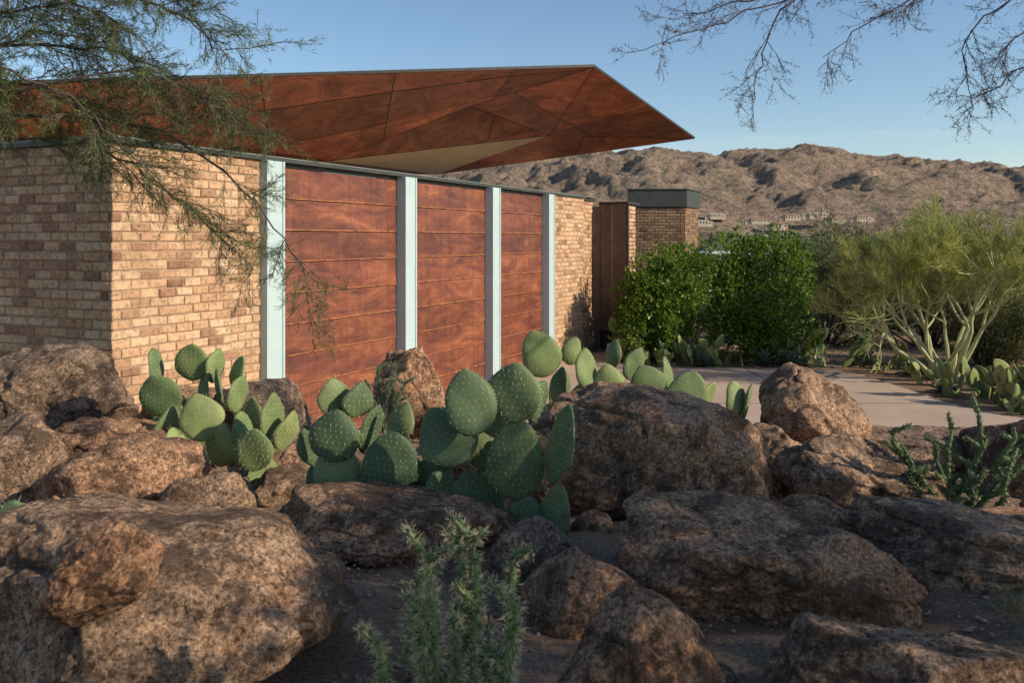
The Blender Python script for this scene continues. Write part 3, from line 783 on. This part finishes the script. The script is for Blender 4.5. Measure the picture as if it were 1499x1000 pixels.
lp = [
 [T1,(-3.4,4.9,3.1),(-2.3,5,3.15),(-1.75,5,2.95),(-1.40,5,2.60),(-1.12,5,2.25)],
 [T1,(-3.4,4.8,3.4),(-2.6,4.9,3.55),(-2.0,5,3.45),(-1.6,5,3.2)],
 [T1,(-3.3,4.8,3.8),(-2.5,4.9,3.9),(-1.9,5,3.75),(-1.6,5,3.5)],
 [T1,(-3.4,5,2.95),(-2.6,5.1,3.05),(-2.1,5.1,2.85),(-1.7,5.1,2.5)],
 [T1,(-3.2,4.8,3.1),(-2.5,4.7,3.3),(-1.9,4.8,3.35),(-1.55,4.9,3.15)],
 [T1,(-3.4,5.2,3.5),(-2.8,5.3,3.7),(-2.3,5.3,3.6)],
 [T1,(-3.6,4.6,3.2),(-2.9,4.6,3.4),(-2.4,4.7,3.25),(-2.1,4.7,3.0)],
 [T1,(-3.6,4.6,3.9),(-2.9,4.6,4.1),(-2.3,4.7,4.0),(-1.9,4.9,3.8)],
 [T1,(-3.7,4.6,3.3),(-3.0,4.7,3.6),(-2.5,4.8,3.75),(-2.2,4.8,3.7)],
 [T1,(-3.7,4.9,3.1),(-3.0,5.0,3.35),(-2.6,5.0,3.3),(-2.3,5.0,3.1)],
]
for i, p in enumerate(lp):
    follow(mb, p, .026, .0030, 17 if i not in (0,3) else 14, .42, 12, LC, LD, .045)
LC=np.array(LC); LD=unit(np.array(LD)); n=len(LC)
mb.leaves(LC, LD, rng.uniform(.02,.055,n), .0034, 1)
mb.obj('mesquite_tree', [M_TWIG, M_LFDK], loc=(-5.4,4.4,gz(-5.4,4.4)))

random.seed(9)
mb = MB(); LC=[]; LD=[]
R0=(6.6,2.4,gz(6.6,2.4)-.1); R1=(6.4,2.6,2.4)
mb.tube([R0,(6.7,2.4,1.7),R1],[.2,.17,.13],9,0)
rp = [
 [R1,(4.8,3.9,4.2),(3.2,4.8,4.25),(2.2,5,4.0),(1.6,5,3.84),(1.05,5,3.66),(.72,5,3.54)],
 [R1,(4.6,4.0,4.3),(3.0,4.9,4.3),(2.0,5,4.02),(1.55,5,3.80),(1.40,5,3.47),(1.34,5,3.2)],
 [R1,(4.8,3.8,4.0),(3.4,4.9,4.1),(2.85,5,3.85),(2.55,5,3.6),(2.6,5,3.2)],
 [R1,(4.8,3.8,4.2),(3.4,4.9,4.2),(2.5,5,3.95),(2.05,5,3.72),(1.75,5,3.5)],
 [R1,(4.8,3.8,3.8),(3.5,5,3.75),(2.9,5,3.45),(2.5,5,3.2)],
 [R1,(4.8,3.8,4.2),(3.4,4.9,4.35),(2.5,5,4.02),(2.2,5,3.75)],
 [R1,(4.6,4.0,4.4),(2.8,4.9,4.3),(1.8,5.1,3.95),(1.2,5.1,3.82),(.9,5.1,3.74)],
 [R1,(4.8,3.8,4.0),(3.5,4.9,3.9),(2.95,5,3.7),(2.75,5,3.5)],
]
for p in rp: follow(mb, p, .024, .0019, 15, .27, -3.0, LC, LD, .025, .14, tmin=.42)
LC2=np.array(LC); LD2=unit(np.array(LD)); n=len(LC2)
mb.leaves(LC2, LD2, rng.uniform(.008,.018,n), .0045, 0)
mb.leaves(LC2, -LD2, rng.uniform(.006,.014,n), .0045, 0)
def crown(mb, hub, lobes, nleaf, leaf, seed, mi=1):
    r_ = np.random.default_rng(seed)
    for (lx,ly,lz,lr) in lobes:
        d = unit(r_.normal(size=(nleaf,3))); rad = lr*r_.uniform(0,1,nleaf)**.5
        P = np.array([lx,ly,lz])+d*rad[:,None]*np.array([1,1,.42])
        # leaf sprays thin out in places, leaving holes for the sun
        nz = np.sin(P[:,1]*5.3+P[:,0]*2.1)+np.sin(P[:,2]*6.2+P[:,0]*3.1+1)+.6*np.sin(P[:,0]*7)
        P = P[nz > -.55]
        mb.leaves(P, unit(r_.normal(size=P.shape)), leaf[0]*r_.uniform(.6,1.3,len(P)), leaf[1], mi)
        mb.tube([hub, Vector(hub).lerp(Vector((lx,ly,lz)),.5)+Vector((0,0,.25)), (lx,ly,lz)], [.06,.035,.012], 6, 0)
        for k in range(14):
            e = Vector((lx,ly,lz))+Vector(unit(r_.normal(size=3))*lr*np.array([.9,.9,.5]))
            mb.tube([(lx,ly,lz), e], [.010,.003], 3, 0)
crown(mb, R1, [(3.6,.3,3.5,.78),(4.3,1.4,3.9,.7),(5.2,.5,4.2,.8),(5.4,1.9,4.2,.68),(6.4,1.1,4.4,.75),(6.4,2.4,4.5,.6),(7.4,.5,4.6,.8),(7.5,1.9,4.6,.65),(4.4,-.8,3.8,.85),(6.0,-.7,4.3,.8),(8.3,1.3,4.9,.7),(3.3,-.6,3.4,.6)], 3300, (.075,.034), 71)
mb.obj('mesquite_tree', [M_TWIG, M_LFDK], loc=(6.6,2.4,gz(6.6,2.4)))

# ------------------------------------------------------------------ mountains
prof = [(-900,285),(0,285),(500,275),(640,262),(700,255),(740,243),(800,237),(860,232),(940,227),(1000,233),(1030,243),(1050,230),(1080,223),(1150,223),(1200,232),(1240,240),(1290,236),(1340,244),(1400,254),(1450,262),(1500,272),(1650,284),(2000,297),(2600,312)]
PX = np.array([(p-750)/1300*2000 for p,_ in prof]); PH = np.array([(350-q)/1300*2000 for _,q in prof])
xs = np.linspace(-1900, 2900, 700); ys = np.concatenate([np.linspace(1250, 2050, 170), np.linspace(2070, 2700, 20)])
ridge = np.interp(xs, PX, PH)
mv = np.zeros((len(ys), len(xs), 3))
for j, y in enumerate(ys):
    t = (y-1250)/750
    for i, x in enumerate(xs):
        p = Vector((x*.004, y*.004, 0))
        rn = 1-abs(noise.noise(p*1.6+Vector((3,1,0))))*2; rn2 = 1-abs(noise.noise(p*4.3+Vector((7,3,0))))*2
        rn3 = 1-abs(noise.noise(p*10))*2; rn4 = noise.noise(p*24)
        env = math.sin(min(1,max(0,t))*math.pi/2)**1.2 if t <= 1 else max(0,1-(t-1)*1.4)
        yy = math.sin(math.pi*min(1,max(0,t)))
        h = ridge[i]*env + yy*(rn-.5)*34 + (rn2-.6)*13*(yy*.8+.2*min(1,t*2)) + ((rn3-.5)*6+rn4*5)*min(1,max(0,t*3))
        mv[j,i] = (x, y, h+6*min(1,t*4)-2+10*(t<.0))
mb = MB(); nx, ny = len(xs), len(ys); idx = np.arange(nx*ny).reshape(ny,nx)
F = np.stack([idx[:-1,:-1], idx[:-1,1:], idx[1:,1:], idx[1:,:-1]], -1).reshape(-1,4)
mb.addnp(mv.reshape(-1,3), F)
m, nt, b = new_mat('mountain_rock'); v = coord(nt)
c = ramp(nt, noise_tex(nt, v, .010, 9, .7), [(.3,(.33,.225,.16)),(.5,(.45,.31,.22)),(.7,(.54,.385,.275))])
sc_ = ramp(nt, noise_tex(nt, v, .085, 9, .88), [(.47,(0,0,0)),(.55,(1,1,1))])
c = mix(nt, sc_, c, (.175,.15,.095))
c = mix(nt, .75, c, ramp(nt, noise_tex(nt, v, .22, 5, .85), [(.38,(.42,.42,.42)),(.62,(1.5,1.46,1.42))]), 'MULTIPLY')
c = mix(nt, .08, c, (.45,.47,.53))  # slight bluish haze painted into the rock colour
L(nt, c, b.inputs['Base Color']); b.inputs['Roughness'].default_value = 1; b.inputs['Specular IOR Level'].default_value = 0
L(nt, bump(nt, noise_tex(nt, v, .06, 9, .8), 1, 12), b.inputs['Normal'])
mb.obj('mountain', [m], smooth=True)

M_DT = mat_leaf('distant_foliage', [(.06,.085,.04),(.10,.125,.06),(.15,.16,.085)], .1)
mb = MB(); r_ = np.random.default_rng(4)
n = 2600
ty = np.exp(r_.uniform(math.log(90), math.log(1300), n)); tx = ty*r_.uniform(-.1,.75,n); tz = ground_z(tx,ty)
for i in range(n):
    R = r_.uniform(2.0,4.6)*(1 if ty[i]<300 else 1.4); k = 34 if ty[i]<500 else 18
    d = unit(r_.normal(size=(k,3))); P = np.array([tx[i],ty[i],tz[i]+R*.75])+d*R*np.array([1,1,.8])*r_.uniform(.4,1,(k,1))
    mb.leaves(P, unit(r_.normal(size=(k,3))), R*.9, R*.55, 0)
mb.obj('distant_trees', [M_DT])
M_WALLT = mat_simple('stucco_tan', (.58,.45,.34), .9, .2, .15); M_ROOFT = mat_simple('roof_clay', (.40,.21,.13), .9, .3, .2); M_WHITE = mat_simple('roof_white', (.75,.75,.74), .7, .3, .08)
def dist_house(x, y, z, w, dd, h, flat, seed):
    random.seed(seed); mb = MB()
    def wing(x,y,w,dd,h):
        mb.box((x,y,z-3),(w,0,0),(0,dd,0),(0,0,h+3),0)
        if flat: mb.box((x-.4,y-.4,z+h),(w+.8,0,0),(0,dd+.8,0),(0,0,.5),2)
        else:
            e=.8; hz=z+h; rh=h*.35
            mb.add([(x-e,y-e,hz),(x+w+e,y-e,hz),(x+w+e,y+dd+e,hz),(x-e,y+dd+e,hz),(x+dd*.4,y+dd/2,hz+rh),(x+w-dd*.4,y+dd/2,hz+rh)],[(0,1,5,4),(2,3,4,5),(1,2,5),(3,0,4),(3,2,1,0)],1)
        k=int(w/4)
        for q in range(k): mb.box((x+1.2+q*4,y-.06,z+h*.25),(1.8,0,0),(0,.04,0),(0,0,h*.45),3)
    wing(x,y,w,dd,h); wing(x+w*.75,y+dd*.3,w*.6,dd*.8,h*.75); wing(x-w*.4,y+dd*.2,w*.38,dd*.7,h*.7)
    mb.obj('distant_house',[M_WALLT,M_ROOFT,M_WHITE,M_GLASS],loc=(x,y,z))
for (x,yd,z,w,h,fl) in [(297,1330,35,18,6,1),(337,1250,26,20,6,0),(400,1300,32,18,6,0),(442,1320,35,24,7,1),(355,1420,44,16,6,0),(440,1230,27,17,6,0),(249,1200,22,17,6,1),(307,1050,16,15,5,0),(497,1280,30,19,6,0),(366,1400,41,16,6,1),(280,1390,42,15,5,0),(470,1400,40,16,5,0)]:
    dist_house(x, yd, z, w, 10, h, bool(fl), int(x))
dist_house(33, 150, gz(33,150)+14.0, 7, 7, 2.4, True, 90)

# ------------------------------------------------------------------ light & sky
AZ, EL = math.radians(111), math.radians(27)
S = Vector((math.sin(AZ)*math.cos(EL), math.cos(AZ)*math.cos(EL), math.sin(EL)))
sun = bpy.data.lights.new('sun', 'SUN'); sun.energy = 5.0; sun.angle = math.radians(.5); sun.color = (1,.87,.68)
so = bpy.data.objects.new('sun', sun); COL.objects.link(so); so.rotation_euler = S.to_track_quat('Z','Y').to_euler(); so.location = (30,-8,20)
w = bpy.data.worlds.new('World'); scene.world = w; w.use_nodes = True; nt = w.node_tree
bg = nt.nodes['Background']; sky = nt.nodes.new('ShaderNodeTexSky'); sky.sky_type = 'NISHITA'; sky.sun_disc = False
sky.sun_elevation = EL; sky.sun_rotation = AZ; sky.air_density = 1.0; sky.dust_density = .3; sky.ozone_density = 2.2
hs = nt.nodes.new('ShaderNodeHueSaturation'); hs.inputs['Saturation'].default_value = 1.06; L(nt, sky.outputs[0], hs.inputs['Color'])
tc = nt.nodes.new('ShaderNodeTexCoord'); sx = nt.nodes.new('ShaderNodeSeparateXYZ'); L(nt, tc.outputs['Generated'], sx.inputs[0])
mpn = nt.nodes.new('ShaderNodeMapping'); mpn.inputs['Scale'].default_value = (1.2,1.2,16); L(nt, tc.outputs['Generated'], mpn.inputs[0])
cl = noise_tex(nt, mpn.outputs[0], 2.6, 7, .6, .3)
clr = ramp(nt, cl, [(.50,(0,0,0)),(.72,(.38,.38,.38))])
band = ramp(nt, sx.outputs['Z'], [(.02,(1,1,1)),(.10,(.9,.9,.9)),(.15,(0,0,0))])
fac = mix(nt, 1, clr, band, 'MULTIPLY')
skc = mix(nt, fac, hs.outputs[0], (5.6,5.6,5.7))
L(nt, skc, bg.inputs['Color']); bg.inputs['Strength'].default_value = .14

cam = bpy.data.cameras.new('camera'); co = bpy.data.objects.new('camera', cam); COL.objects.link(co)
co.location = (0,0,CAMZ); co.rotation_euler = (math.radians(90),0,0)
cam.sensor_width = 36; cam.lens = 36*1300/1499; cam.shift_y = -150/1499; cam.clip_end = 12000; cam.clip_start = .05
cam.dof.use_dof = True; cam.dof.focus_distance = 8; cam.dof.aperture_fstop = 8
scene.camera = co
scene.view_settings.view_transform = 'Standard'; scene.view_settings.look = 'None'; scene.view_settings.exposure = 0
